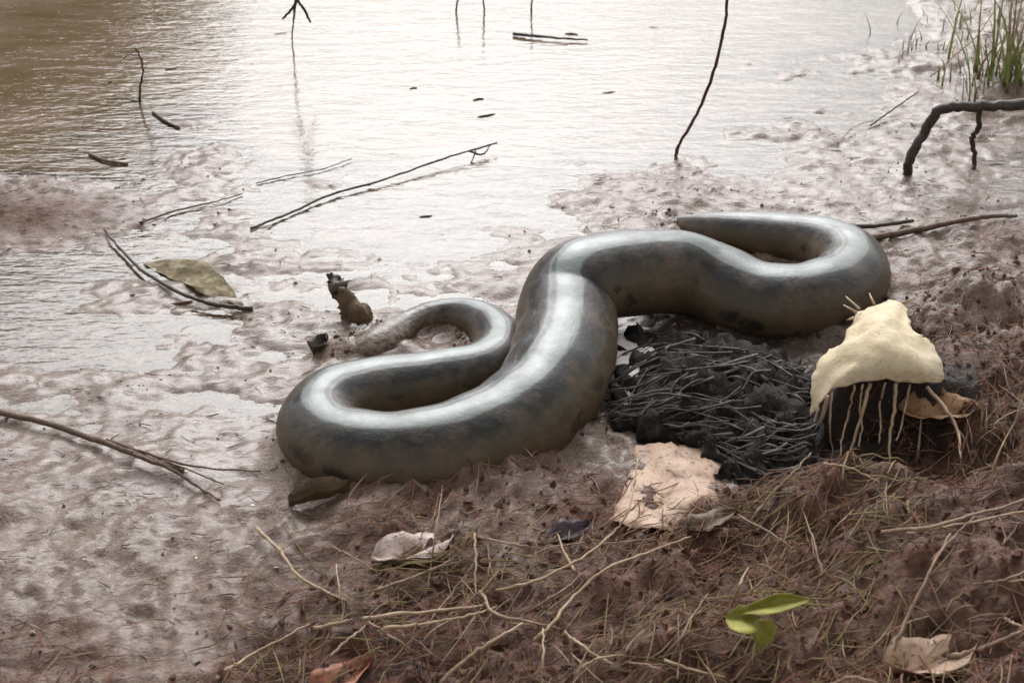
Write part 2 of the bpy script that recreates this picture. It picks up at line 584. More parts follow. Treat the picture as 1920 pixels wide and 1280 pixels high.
gme = big_mesh('ground', VV, FF, ground_material())
bank = sstep(.024, .06, G0 + .03 * fbm(GX * 9, GY * 9, 4, 2))
far_zone = sstep(7, 9, GY)
MD = mound(GX, GY)
dry_c = at_z(1880, 560, .07)
bank = bank * (1 - .85 * np.exp(-((GX - dry_c[0]) / .30) ** 2 - ((GY - dry_c[1]) / .26) ** 2))
lm = at_z(50, 400, .02)
bank = np.maximum(bank, np.exp(-((GX - lm[0]) / .24) ** 2 - ((GY - lm[1]) / .13) ** 2))
bank = np.maximum(np.maximum(bank, MD), far_zone)
red_c = at_z(1230, 360, .01); red_d = at_z(50, 395, .02)
red = np.exp(-((GX - red_c[0]) / .28) ** 2 - ((GY - red_c[1]) / .14) ** 2) + np.exp(-((GX - red_d[0]) / .2) ** 2 - ((GY - red_d[1]) / .12) ** 2)
red = np.clip(red + sstep(.2, .5, fbm(GX * 3, GY * 4, 3, 6)) * .5, 0, 1) * .8
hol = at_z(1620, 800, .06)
soil_shade = np.exp(-((GX - hol[0]) / .16) ** 2 - ((GY - hol[1]) / .11) ** 2)  # dark soil of the hollow behind the roots, its shade painted in
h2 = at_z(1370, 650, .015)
soil_shade = np.clip(soil_shade + np.exp(-((GX - h2[0]) / .20) ** 2 - ((GY - h2[1]) / .15) ** 2), 0, 1)  # shadow beneath the raised body painted into the soil colour
soil_shade = np.clip(soil_shade + MD * (GY < MOUND[1] + .02), 0, 1)  # near face of the clod darkened too, as painted shade
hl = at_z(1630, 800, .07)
soil_shade = np.clip(soil_shade + np.exp(-((GX - hl[0]) / .13) ** 2 - ((GY - hl[1]) / .08) ** 2), 0, 1)  # second patch deepens the painted shade of the hollow
fattr(gme, 'bank', bank); fattr(gme, 'wet', (1 - bank) * (1 - .4 * sstep(.006, .022, G0))); fattr(gme, 'red', red); fattr(gme, 'soil_shade', soil_shade)
ground = link(bpy.data.objects.new('ground', gme)); kind(ground, 'structure')

wmask = GH < .012
keep = wmask.ravel()[FF].any(1)
WF = FF[keep]
used = np.unique(WF)
remap = np.full(len(VV), -1); remap[used] = np.arange(len(used))
WV = VV[used].copy(); dep = -WV[:, 2]; WV[:, 2] = 0
wme = big_mesh('water', WV, remap[WF], water_material())
fattr(wme, 'depth', np.maximum(dep, 0))
water = link(bpy.data.objects.new('water', wme)); kind(water, 'structure')

# ------------------------------------------------------------------ SNAKE
def snake_material():
    m, nt, b = newmat('snake_skin')
    uv = nt.nodes.new('ShaderNodeUVMap'); uv.uv_map = 'UVMap'
    sep = nt.nodes.new('ShaderNodeSeparateXYZ'); nt.links.new(uv.outputs[0], sep.inputs[0])
    along, around = sep.outputs[0], sep.outputs[1]          # metres along, turn fraction (0.5 = ridge of the back)
    pos = geopos(nt)
    dist = math_(nt, 'ABSOLUTE', math_(nt, 'SUBTRACT', around, .5))      # 0 back .. .5 belly
    wob = math_(nt, 'MULTIPLY', math_(nt, 'SUBTRACT', noise(nt, 14, 3, .5, pos), .5), .03)
    dist = math_(nt, 'ADD', dist, wob)
    base = ramp(nt, dist, [(0, (.13, .155, .15)), (.050, (.125, .147, .14)), (.060, (.013, .013, .012)), (.115, (.014, .013, .012)), (.15, (.046, .036, .023)),
                           (.22, (.078, .058, .035)), (.32, (.070, .045, .025)), (.5, (.06, .033, .018))])
    line = ramp(nt, math_(nt, 'ABSOLUTE', math_(nt, 'SUBTRACT', math_(nt, 'ADD', around, wob), .538)), [(.006, (1, 1, 1)), (.012, (0, 0, 0))])
    base = mix(nt, math_(nt, 'MULTIPLY', line, .8), base, (.015, .015, .014))
    # dark blotches on the flanks
    vo = nd(nt, 'ShaderNodeTexVoronoi', Scale=1.0, Randomness=.85)
    cmb = nt.nodes.new('ShaderNodeCombineXYZ')
    nt.links.new(math_(nt, 'MULTIPLY', along, 17), cmb.inputs[0]); nt.links.new(math_(nt, 'MULTIPLY', around, 9), cmb.inputs[1])
    nt.links.new(cmb.outputs[0], vo.inputs['Vector'])
    dd = math_(nt, 'ADD', vo.outputs['Distance'], math_(nt, 'MULTIPLY', math_(nt, 'SUBTRACT', noise(nt, 70, 3, .5, pos), .5), .35))
    spot = ramp(nt, dd, [(.26, (1, 1, 1)), (.36, (0, 0, 0))])
    flank = ramp(nt, dist, [(.17, (0, 0, 0)), (.21, (1, 1, 1))])
    sp = math_(nt, 'MULTIPLY', math_(nt, 'MULTIPLY', spot, flank), .85)
    c = mix(nt, sp, base, (.012, .011, .009))
    # dried and wet mud smears
    mudn = ramp(nt, noise(nt, 16, 6, .7, pos), [(.46, (0, 0, 0)), (.66, (1, 1, 1))])
    mudn = math_(nt, 'MULTIPLY', mudn, ramp(nt, dist, [(.03, (.45,) * 3), (.14, (1,) * 3)]))
    c = mix(nt, math_(nt, 'MULTIPLY', mudn, .45), c, (.15, .10, .065))
    low = ramp(nt, math_(nt, 'ADD', dist, math_(nt, 'MULTIPLY', math_(nt, 'SUBTRACT', noise(nt, 22, 4, .6, pos), .5), .25)), [(.33, (0, 0, 0)), (.46, (1, 1, 1))])
    c = mix(nt, math_(nt, 'MULTIPLY', low, .6), c, (.07, .04, .025))
    head = ramp(nt, math_(nt, 'ADD', along, math_(nt, 'MULTIPLY', noise(nt, 40, 3, .6, pos), .12)), [(.16, (1, 1, 1)), (.30, (0, 0, 0))])
    hm = ramp(nt, noise(nt, 75, 5, .65, pos), [(.35, (.08, .06, .045)), (.5, (.2, .15, .12)), (.68, (.36, .29, .25))])
    c = mix(nt, math_(nt, 'MULTIPLY', head, .92), c, hm)
    nt.links.new(c, b.inputs['Base Color'])
    rg = ramp(nt, noise(nt, 30, 4, .6, pos), [(.35, (.34,) * 3), (.7, (.5,) * 3)])
    rg = mix(nt, ramp(nt, dist, [(.10, (0, 0, 0)), (.18, (.6,) * 3)]), rg, (.62, .62, .62))
    rg = mix(nt, math_(nt, 'MULTIPLY', mudn, .7), rg, (.8, .8, .8))
    nt.links.new(rg, b.inputs['Roughness'])
    b.inputs['Specular IOR Level'].default_value = .25
    nt.links.new(ramp(nt, dist, [(.06, (.34,) * 3), (.12, (.18,) * 3), (.3, (.10,) * 3)]), b.inputs['Coat Weight'])
    b.inputs['Coat Roughness'].default_value = .10
    # scales
    sc = nd(nt, 'ShaderNodeTexVoronoi', Scale=1.0, Randomness=.25); sc.feature = 'DISTANCE_TO_EDGE'
    cm2 = nt.nodes.new('ShaderNodeCombineXYZ')
    nt.links.new(math_(nt, 'MULTIPLY', along, 210), cm2.inputs[0]); nt.links.new(math_(nt, 'MULTIPLY', around, 90), cm2.inputs[1])
    nt.links.new(cm2.outputs[0], sc.inputs['Vector'])
    p = bump(nt, None, sc.outputs['Distance'], .16, .0016)
    p = bump(nt, None, noise(nt, 22, 4, .6, pos), .24, .014, p)
    hb = math_(nt, 'MULTIPLY', noise(nt, 90, 5, .65, pos), head)
    p = bump(nt, None, hb, .8, .014, p)
    bump(nt, b, math_(nt, 'MULTIPLY', noise(nt, 130, 4, .6, pos), mudn), .25, .004, p)
    return m

def build_snake():
    path = SPATH
    seg = np.linalg.norm(np.diff(path[:, :3], axis=0), axis=1)
    s = np.concatenate([[0], np.cumsum(seg)])
    n, K = len(path), 40
    T = np.gradient(path[:, :3], axis=0); T /= np.linalg.norm(T, axis=1)[:, None]
    S = np.cross(T, [0, 0, 1]); S /= np.linalg.norm(S, axis=1)[:, None]
    U = np.cross(S, T)
    V = np.zeros((n, K, 3)); UV = np.zeros((n, K + 1, 2))
    for k in range(K):
        a = 2 * math.pi * k / K - math.pi / 2            # starts at the belly
        ca, sa = math.cos(a), math.sin(a)
        w = 1.06 * ca
        h = .96 * sa if sa > 0 else .94 * max(sa, -.93)
        V[:, k] = path[:, :3] + S * (path[:, 3] * w)[:, None] + U * (path[:, 3] * h)[:, None]
    # skin folds on the tight bends and slight muscle unevenness
    ang = np.arange(K) / K * 6.28
    wob = 1 + .018 * np.sin(s[:, None] * 23 + 2 * np.sin(ang)[None]) + .012 * np.sin(s[:, None] * 61 + 1.3)
    V = path[:, None, :3] + (V - path[:, None, :3]) * wob[..., None]
    V[..., 2] = np.maximum(V[..., 2], -.012)
    verts = V.reshape(-1, 3)
    F = []
    for i in range(n - 1):
        for k in range(K):
            k2 = (k + 1) % K
            F.append((i * K + k, (i + 1) * K + k, (i + 1) * K + k2, i * K + k2))
    F.append(tuple(range(K)))
    F.append(tuple((n - 1) * K + k for k in range(K - 1, -1, -1)))
    base = np.array([path[190, 0], path[190, 1], 0])
    o = mesh_obj('snake', verts, F, snake_material(), base=base)
    me = o.data
    uvl = me.uv_layers.new(name='UVMap')
    for p in me.polygons:
        ks = [me.loops[l].vertex_index % K for l in p.loop_indices]
        wrap = max(ks) - min(ks) > K / 2
        for l in p.loop_indices:
            vi = me.loops[l].vertex_index
            k = vi % K
            a = (k + (K if (wrap and k < K / 2) else 0)) / K
            uvl.data[l].uv = (s[vi // K], a)
    return tag(o, 'thick wet olive grey snake with dark flank spots lying coiled in loops on mud', 'snake')
snake = build_snake()

# ------------------------------------------------------------------ materials for plants and litter
M_dark_twig = simple_mat('dark_wet_bark', [(.3, (.018, .012, .010)), (.6, (.05, .035, .027)), (.8, (.10, .07, .05))], 90, .5, .5)
M_brown_twig = simple_mat('brown_bark', [(.3, (.05, .028, .018)), (.6, (.12, .07, .045)), (.8, (.2, .13, .09))], 80, .65, .5)
M_red_twig = simple_mat('red_brown_bark', [(.3, (.06, .025, .02)), (.7, (.14, .06, .05))], 80, .6, .4)
M_straw = simple_mat('dry_straw', [(.25, (.20, .13, .08)), (.55, (.36, .26, .17)), (.8, (.50, .39, .28))], 60, .7, .3)
M_tan_straw = simple_mat('tan_straw', [(.25, (.14, .085, .055)), (.55, (.26, .175, .12)), (.8, (.38, .28, .2))], 60, .75, .3)
M_pale_leaf = simple_mat('pale_dry_leaf', [(.25, (.42, .33, .20)), (.5, (.58, .48, .32)), (.75, (.68, .58, .42))], 14, .7, .6, 70, speck=.22)
M_tan_leaf = simple_mat('tan_dead_leaf', [(.25, (.22, .14, .09)), (.45, (.40, .27, .19)), (.75, (.52, .37, .27))], 22, .6, .5, 90, speck=.7)
M_black_leaf = simple_mat('black_wet_leaf', [(.3, (.006, .006, .006)), (.55, (.013, .013, .0125)), (.75, (.045, .040, .036))], 30, .55, .9, 70, .2, .0)
M_root = simple_mat('rotten_root', [(.3, (.022, .016, .014)), (.55, (.06, .046, .04)), (.75, (.15, .12, .105))], 45, .7, .8, 110)
M_clump = simple_mat('black_humus', [(.3, (.007, .006, .006)), (.55, (.020, .017, .015)), (.75, (.07, .056, .048))], 70, .8, 1.0, 160, .2)
M_fibre = simple_mat('grey_fibre', [(.3, (.06, .045, .04)), (.55, (.13, .10, .09)), (.8, (.24, .2, .185))], 45, .7, .5)
M_orange_leaf = simple_mat('orange_brown_leaf', [(.3, (.16, .08, .04)), (.55, (.32, .18, .09)), (.8, (.44, .28, .16))], 25, .6, .4, speck=.6)
M_rust_leaf = simple_mat('rust_leaf', [(.3, (.16, .06, .035)), (.6, (.34, .14, .08)), (.8, (.42, .22, .14))], 25, .6, .4, speck=.6)
M_purple_leaf = simple_mat('purple_black_leaf', [(.3, (.02, .010, .014)), (.6, (.05, .026, .034)), (.8, (.1, .06, .07))], 30, .5, .5)
M_brown_leaf = simple_mat('brown_leaf', [(.3, (.05, .028, .012)), (.6, (.11, .065, .028)), (.8, (.2, .13, .06))], 30, .55, .5)
M_olive_leaf = simple_mat('olive_leaf', [(.3, (.07, .055, .028)), (.5, (.17, .14, .085)), (.7, (.34, .29, .21))], 38, .8, .4, 150, .1, speck=.5)
M_grey_leaf = simple_mat('crumpled_pale_leaf', [(.3, (.26, .185, .155)), (.5, (.50, .39, .35)), (.7, (.68, .57, .53))], 30, .45, .6, speck=.45)
M_green = simple_mat('yellow_green_leaf', [(.3, (.14, .13, .02)), (.6, (.25, .23, .035)), (.8, (.34, .30, .07))], 40, .65, .3)
M_grass = simple_mat('green_grass', [(.3, (.14, .19, .05)), (.6, (.26, .31, .09)), (.8, (.42, .43, .18))], 30, .55, .2)
M_white = simple_mat('bleached_leaf', [(.3, (.55, .49, .47)), (.6, (.70, .66, .64)), (.8, (.78, .75, .73))], 35, .45, .5)

# ------------------------------------------------------------------ BIG LITTER by the snake
def W(rows):
    return [[at_z(u, v, z) for u, v, z in r] for r in rows]

v_, f_ = sheet_arrays(W([
 [(1602,584,.185),(1640,574,.195),(1675,566,.195),(1704,574,.185)],
 [(1580,636,.195),(1626,607,.225),(1674,596,.235),(1709,612,.215)],
 [(1548,664,.185),(1618,642,.228),(1690,640,.228),(1738,646,.195)],
 [(1522,706,.165),(1600,686,.205),(1695,684,.207),(1769,697,.17)],
 [(1513,778,.115),(1560,730,.165),(1665,716,.178),(1764,718,.155)]]), 7, .0014, .013, 26, 3, .0012)
tag(mesh_obj('dry_leaf', v_, f_, M_pale_leaf), 'large cream dry leaf draped over an earth clod with roots hanging below', 'leaf')

v_, f_ = sheet_arrays([[P(u, v, z) for u, v, z in r] for r in [
 [(1192,846,.000),(1255,838,.006),(1320,850,.008),(1380,880,.004)],
 [(1176,915,.002),(1245,908,.010),(1308,918,.010),(1350,938,.003)],
 [(1140,980,-.002),(1205,994,.004),(1258,996,.004),(1300,974,-.001)]]], 7, .0016, .020, 22, 2, .003)
tag(mesh_obj('dead_leaf', v_, f_, M_tan_leaf), 'pinkish tan dead leaf lying flat below the black root clump', 'leaf')

v_, f_ = sheet_arrays([[P(u, v, z) for u, v, z in r] for r in [
 [(1150,632,.03),(1190,628,.03),(1222,650,.03)],
 [(1148,690,.024),(1195,690,.035),(1240,700,.03)],
 [(1150,752,.012),(1180,757,.016),(1212,752,.012)]]], 6, .002, .008, 30, 6, .002)
tag(mesh_obj('leaf_scrap', v_, f_, M_white), 'bleached white leaf scrap tucked against the flank of the snake', 'leaf')

# shaggy clump of black rotting roots between the snake and the cream leaf
CL = W([
 [(1175,640,.03),(1240,632,.045),(1320,650,.055),(1400,672,.055),(1480,690,.06),(1520,700,.07)],
 [(1160,712,.03),(1235,690,.06),(1330,688,.085),(1410,692,.09),(1490,712,.09),(1530,730,.09)],
 [(1150,785,.03),(1250,765,.065),(1350,755,.09),(1432,760,.095),(1500,785,.095),(1535,790,.09)],
 [(1205,814,.015),(1285,822,.045),(1368,836,.065),(1440,845,.075),(1503,852,.075),(1530,850,.075)],
 [(1320,850,.012),(1350,875,.026),(1380,900,.045),(1430,912,.05),(1485,905,.055),(1520,890,.06)],
 [(1342,934,.026),(1352,944,.028),(1376,950,.034),(1415,946,.04),(1462,932,.045),(1500,915,.05)]])
rb = empty('root_clump', P(1350, 850))
v_, f_ = sheet_arrays(CL, 9, .006, .050, 40, 5, .003, 12, .008)
mesh_obj('matted_base', v_, f_, M_clump, rb)
cg = np.array([catmull(r, 6) for r in CL]); cg = np.array([catmull(cg[:, j], 6) for j in range(cg.shape[1])]).transpose(1, 0, 2)
def on_clump(a, b2):
    i, j = a * (cg.shape[0] - 1), b2 * (cg.shape[1] - 1)
    i = min(max(i, 0), cg.shape[0] - 1.001); j = min(max(j, 0), cg.shape[1] - 1.001)
    i0, j0 = int(i), int(j); fi, fj = i - i0, j - j0
    return (cg[i0, j0] * (1 - fj) + cg[i0, j0 + 1] * fj) * (1 - fi) + (cg[i0 + 1, j0] * (1 - fj) + cg[i0 + 1, j0 + 1] * fj) * fi
g = np.random.default_rng(5)
for k in range(230):
    a, b2 = g.random() ** .8, g.uniform(.12, 1)
    L = g.uniform(.15, .4); da = g.normal(0.02, .07)
    lift = g.uniform(.006, .030)
    pts = [on_clump(a + da * t, b2 - L * t) + np.array([0, 0, lift * (1 - t * .3)]) + g.normal(0, .004, 3) for t in (0, .33, .66, 1)]
    if b2 - L < 0:
        pts[-1] = pts[-1] + np.array([-g.uniform(.0, .05), g.uniform(-.01, .01), -.012])
    r = g.uniform(.0012, .0034)
    v_, f_ = tube_arrays(catmull(pts, 3), r * np.linspace(1, .35, 10), 5)
    mesh_obj('strand', v_, f_, M_fibre if k % 3 == 0 else (M_root if k % 3 else M_black_leaf), rb)
tag(rb, 'shaggy matted clump of black rotting roots between the snake and the cream leaf', 'root clump')

# roots hanging below the cream leaf
ROOTS = [
 [(1552,742,.16),(1538,800,.10),(1528,860,.06),(1533,922,.06)],
 [(1560,735,.16),(1556,800,.10),(1560,850,.06),(1552,905,.06)],
 [(1632,718,.17),(1618,770,.13),(1596,840,.08),(1562,916,.06)],
 [(1602,722,.17),(1592,770,.12),(1580,820,.09),(1576,856,.08)],
 [(1680,718,.17),(1676,770,.13),(1668,820,.10),(1668,866,.08)],
 [(1660,717,.17),(1650,760,.13),(1652,800,.11),(1648,830,.10)],
 [(1706,720,.16),(1698,760,.13),(1690,800,.11),(1680,826,.10)],
 [(1738,726,.15),(1772,764,.14),(1796,806,.12),(1802,860,.11)],
 [(1618,720,.17),(1612,765,.13),(1616,800,.11),(1610,838,.09)],
 [(1535,765,.13),(1522,810,.09),(1524,860,.06),(1520,900,.06)],
]
for i, r in enumerate(ROOTS):
    pts = catmull([at_z(*q) for q in r], 6)
    pts[1:-1] += np.random.default_rng(i).normal(0, .0006, (len(pts) - 2, 3))
    thick = .0034 if i in (0, 2, 4, 7) else .0022
    v_, f_ = tube_arrays(pts, np.linspace(thick, thick * .55, len(pts)), 6)
    o = mesh_obj('hanging_root', v_, f_, M_straw)
    tag(o, 'thin pale root hanging from the earth clod under the cream leaf', 'root', 'roots hanging under the cream leaf')
# torn fibres at the back of the cream leaf
for i, (a, b2) in enumerate([((1612,580),(1586,556)),((1606,586),(1582,572)),((1640,572),(1630,550)),((1600,596),(1588,600)),((1690,568),(1716,560))]):
    v_, f_ = tube_arrays(catmull([at_z(*a, .195), at_z((a[0]+b2[0])/2, (a[1]+b2[1])/2, .202), at_z(*b2, .198)], 4), np.linspace(.003, .0012, 9), 5)
    tag(mesh_obj('leaf_fibre', v_, f_, M_straw), 'short torn straw fibre at the back edge of the cream leaf', 'fibre', 'fibres behind the cream leaf')

leaf('dead_leaf', 1752, 815, .13, .075, R(-20), M_orange_leaf, 'orange brown dead leaf just right of the roots under the cream leaf', dz=.003, roll=R(12))

# ------------------------------------------------------------------ TWIGS in the water and on the shore
stick('twig', [(470,430,.004),(540,402,.006),(620,366,.008),(720,338,.010),(820,302,.016),(900,278,.02),(932,268,.022)], .0028, .0020, M_dark_twig,
      'long thin dark twig with a forked tip floating across the bright water',
      forks=[([(880,284,.018),(905,290,.012),(920,272,.02)], .003, .0015), ([(892,281,.019),(886,300,.004),(882,306,.001)], .002, .001), ([(700,343,.01),(690,350,.003)], .0016, .0008)])
stick('twig', [(1266,298,-.01),(1275,270,.04),(1306,215,.14),(1335,145,.25),(1352,80,.36),(1362,20,.45),(1362,-60,.56)], .0042, .0030, M_red_twig,
      'tall curved bare reddish twig standing upright out of the bright water')
stick('twig', [(962,64,.006),(1000,68,.008),(1050,72,.008),(1102,76,.006)], .0052, .0025, M_dark_twig, 'short dark straight twig floating alone on open water')
stick('branch', [(1700,330,-.006),(1706,300,.04),(1738,240,.11),(1768,204,.16),(1840,200,.17),(1920,196,.18),(2010,190,.18)], .0105, .0125, M_dark_twig,
      'thick dark elbow shaped branch arching out of the mud with a drooping side shoot', 'branch', sides=10, jit=.0012,
      forks=[([(1836,202,.168),(1834,240,.11),(1822,262,.08),(1828,300,.02),(1822,320,-.004)], .0065, .005), ([(1830,200,.172),(1828,180,.19),(1836,160,.21)], .0025, .0012)])
stick('twig', [(1632,236,.004),(1670,210,.012),(1722,172,.02)], .0024, .0018, M_brown_twig, 'thin straight twig lying on mud in front of the elbow branch')
stick('dry_straw', [(1745,145,.01),(1790,105,.03),(1830,70,.06),(1872,10,.12)], .0024, .0015, M_straw, 'pale dry stem leaning towards the green grass tuft', 'stem')
stick('dry_straw', [(1570,270,.004),(1600,240,.01),(1640,225,.01)], .0018, .001, M_straw, 'short pale stem flat on mud beside the straight twig', 'stem')
# bent stem with olive leaf
e = empty('leafy_stem', P(470, 580))
v_, f_ = stick_arrays([(196,432,.004),(228,470,.01),(270,510,.012),(330,545,.012),(380,566,.012),(430,576,.010),(474,580,.003)], .0028, .0052, 6, 7, .0006, 3)
mesh_obj('stem', v_, f_, M_dark_twig, e)
v_, f_ = sheet_arrays([[P(u, v, z) for u, v, z in r] for r in [
 [(272,495,.001),(330,486,.003),(400,504,.004),(452,570,.003)], [(275,498,.001),(325,508,.004),(390,532,.006),(453,573,.004)], [(278,502,.001),(325,524,.003),(385,552,.005),(452,576,.003)]]], 6, .0015, .010, 30, 4, .002)
mesh_obj('leaf', v_, f_, M_olive_leaf, e)
tag(e, 'bowed dark stem carrying one olive brown leaf in the shallows', 'stem')
stick('dry_reed', [(-40,764,.012),(0,774,.012),(90,796,.014),(200,832,.016),(300,868,.014),(345,884,.008)], .0065, .0045, M_brown_twig,
      'long brown dry reed lying across the wet mud with split straw end', 'reed',
      forks=[([(200,826,.02),(300,858,.02),(380,878,.014),(490,884,.008)], .0030, .0012), ([(250,852,.02),(320,882,.014),(370,912,.01),(412,938,.006)], .004, .0018), ([(270,858,.02),(330,874,.018),(420,908,.008)], .0025, .001)])
stick('water_plant', [(262,194,-.005),(263,165,.05),(268,135,.10),(262,105,.15),(252,90,.18)], .0032, .0018, M_dark_twig, 'small upright dark sprig poking from the water near the dark reflection', 'sprig',
      forks=[([(262,106,.15),(240,104,.14),(224,118,.12)], .0016, .001), ([(262,192,.0),(230,186,.006),(200,188,.004)], .002, .001)])
stick('hanging_sprig', [(556,-50,.30),(556,-20,.25),(556,0,.215),(545,20,.18),(530,36,.15)], .0045, .003, M_dark_twig, 'dark forked sprig tip at the edge of open water', 'sprig',
      forks=[([(556,0,.215),(552,25,.18),(550,48,.15)], .004, .0025), ([(556,-2,.215),(570,18,.18),(582,42,.14)], .004, .003), ([(552,-90,.36),(556,-50,.30)], .0035, .0045), ([(550,48,.15),(548,66,.05),(548,76,-.006)], .0022, .002)])
stick('twig', [(480,344,.003),(540,330,.004),(600,318,.005),(660,298,.005)], .0016, .001, M_brown_twig, 'faint thin twig floating above the long forked twig')
stick('twig', [(262,420,.003),(330,396,.005),(400,380,.006),(455,364,.004)], .0024, .0012, M_brown_twig, 'thin brown twig in muddy shallows beside the bowed stem')
stick('twig', [(1588,425,.012),(1640,424,.014),(1712,414,.008)], .006, .004, M_dark_twig, 'dark twig lying behind the right hand coil of the snake')
stick('stick', [(1625,448,.012),(1700,436,.012),(1780,420,.012),(1850,408,.012),(1905,406,.008)], .0072, .004, M_brown_twig, 'long brown stick sticking out past the right hand coil of the snake', 'stick')
stick('twig', [(288,212,.003),(310,228,.004),(336,240,.003)], .0048, .003, M_dark_twig, 'stubby slanting twig scrap floating near the small upright sprig')
stick('twig', [(168,290,.003),(200,303,.005),(240,308,.003)], .005, .003, M_brown_twig, 'stubby brown twig scrap at the glaring water edge')
for (a, b2) in [((860,-10),(855,22)),((905,-10),(908,20)),((998,-6),(996,20))]:
    stick('twig_stub', [(b2[0], b2[1], -.004), ((a[0] + b2[0]) / 2, (a[1] + b2[1]) / 2, .04), (a[0], a[1], .08)], .003, .002, M_dark_twig,
          'small dark twig stub poking up through open water', 'twig', 'twig stubs in open water')

# brown curled leaf standing by the head coil, with dark crumpled tip
v_, f_ = sheet_arrays(W([[(620,528,.070),(634,524,.074),(650,530,.068)], [(622,552,.050),(642,545,.066),(668,556,.050)], [(634,580,.028),(660,570,.048),(688,574,.034)], [(644,604,.006),(668,608,.018),(694,600,.010)]]), 6, .002, .022, 40, 2, .0022)
tag(mesh_obj('curled_leaf', v_, f_, M_brown_leaf), 'brown curled dead leaf standing beside the small head coil', 'leaf')
v_, f_ = sheet_arrays(W([[(612,516,.076),(622,510,.080),(640,515,.078)], [(614,534,.062),(626,530,.072),(646,524,.074)], [(622,552,.050),(634,546,.064),(654,540,.068)]]), 5, .002, .020, 60, 4, .0024)
tag(mesh_obj('curled_leaf', v_, f_, M_dark_twig), 'small blackish crumpled leaf stuck on the tip of the brown curled leaf', 'leaf')
leaf('dead_leaf', 600, 655, .05, .035, R(70), M_dark_twig, 'small dark leaf scrap touching the outer edge of the left coil', dz=.004, curl=.4)

# ------------------------------------------------------------------ BANK litter leaves
leaf('dead_leaf', 775, 1045, .13, .07, R(14), M_grey_leaf, 'crumpled pale greyish pink leaf on the soil in front of the snake', dz=.002, curl=.12, wav=.05)
leaf('dead_leaf', 1065, 1010, .08, .045, R(35), M_purple_leaf, 'dark purple dead leaf on the reddish soil', dz=.003, curl=.2)
leaf('dead_leaf', 640, 1268, .09, .05, R(30), M_rust_leaf, 'rust orange dead leaf among straw in the near litter', dz=.003)
leaf('dead_leaf', 1740, 1262, .13, .075, R(10), M_tan_leaf, 'tan orange curled leaf on the near edge of the dark bank', dz=.005, curl=.2)
leaf('dead_leaf', 600, 945, .10, .04, R(15), M_brown_leaf, 'narrow brown leaf at the foot of the front coil', dz=.010, curl=.5)
leaf('dead_leaf', 1335, 985, .09, .045, R(25), M_brown_leaf, 'small brown sheet standing in for a shadowed fold at the lower edge of the tan leaf', dz=.008, curl=.15)  # brown sheet added for the shadowed fold of the tan leaf

# ------------------------------------------------------------------ named straw stems crossing the bank
STEMS = [
 ([(930,1112,.02),(1000,1090,.03),(1090,1052,.04),(1150,1000,.05),(1180,950,.06),(1196,860,.07)], .0032, .0018, M_straw, 'arching straw stem rising in front of the tan leaf'),
 ([(1000,1210,.02),(1030,1175,.03),(1085,1110,.045),(1140,1068,.05),(1210,1040,.045),(1295,1006,.02)], .0038, .002, M_straw, 'kinked straw stem crossing below the tan leaf'),
 ([(826,1284,.02),(880,1235,.03),(940,1192,.04),(980,1168,.03)], .0036, .0026, M_straw, 'pale straight stem slanting up from the near litter'),
 ([(1016,1285,.02),(1018,1230,.03),(1018,1180,.04)], .0024, .0018, M_straw, 'short upright straw meeting the kinked stem'),
 ([(1672,1225,.02),(1700,1160,.03),(1740,1080,.04),(1782,1000,.03)], .0038, .0026, M_tan_straw, 'straight tan stem lying up the dark soil slope'),
 ([(1655,998,.015),(1730,990,.025),(1830,965,.03),(1940,935,.03)], .0044, .003, M_tan_straw, 'long pale stem lying level across the dark bank'),
 ([(1700,1000,.01),(1790,985,.02),(1950,955,.03)], .003, .002, M_straw, 'thin straw lying beside the level pale stem'),
 ([(1780,1235,.015),(1850,1212,.025),(1940,1172,.03)], .0046, .003, M_tan_straw, 'greyish stem lying low on the near dark slope'),
 ([(1405,985,.012),(1440,940,.03),(1480,895,.05),(1520,850,.06)], .003, .0018, M_straw, 'thin straw leaning up towards the hanging roots'),
 ([(480,990,.01),(520,1030,.02),(565,1085,.02),(650,1128,.01)], .0042, .003, M_straw, 'muddy pale stem lying along the wet mud edge'),
 ([(405,1272,.01),(470,1232,.02),(530,1198,.025),(580,1172,.02)], .0036, .002, M_straw, 'yellowish straw slanting over the near mud corner'),
 ([(590,1178,.02),(700,1160,.03),(820,1145,.03),(905,1138,.02)], .0044, .003, M_straw, 'long pale straw lying level over the near litter'),
 ([(720,1180,.015),(800,1172,.025),(880,1155,.03),(930,1140,.02)], .0038, .002, M_straw, 'second level straw just below the long pale straw'),
 ([(900,1110,.02),(930,1150,.03),(990,1165,.03),(1050,1180,.02)], .0036, .002, M_tan_straw, 'bent tan stem in the knot of crossing straws'),
 ([(890,1000,.02),(892,1060,.03),(890,1120,.02)], .0028, .0018, M_tan_straw, 'upright reddish stem beside the crumpled pale leaf'),
 ([(1060,1185,.015),(1090,1210,.02),(1150,1245,.02)], .0034, .002, M_straw, 'short bent straw right of the kinked stem'),
 ([(620,1230,.02),(660,1195,.03),(690,1170,.02)], .0028, .0016, M_straw, 'thin yellow straw above the rust orange leaf'),
 ([(1555,1285,.01),(1600,1270,.02),(1660,1290,.02)], .0036, .002, M_tan_straw, 'low grey straw at the near edge of the bank'),
 ([(1690,1290,.01),(1695,1230,.03),(1700,1190,.03)], .0022, .0012, M_red_twig, 'thin red stem standing at the tan orange leaf'),
 ([(1545,870,.03),(1590,880,.03),(1650,905,.02)], .0024, .0014, M_straw, 'short straw at the foot of the hanging roots'),
]
for px, a, b2, m_, lab in STEMS:
    stick('straw', px, a * .78, b2 * .62, m_, lab, 'stem', jit=.0008)
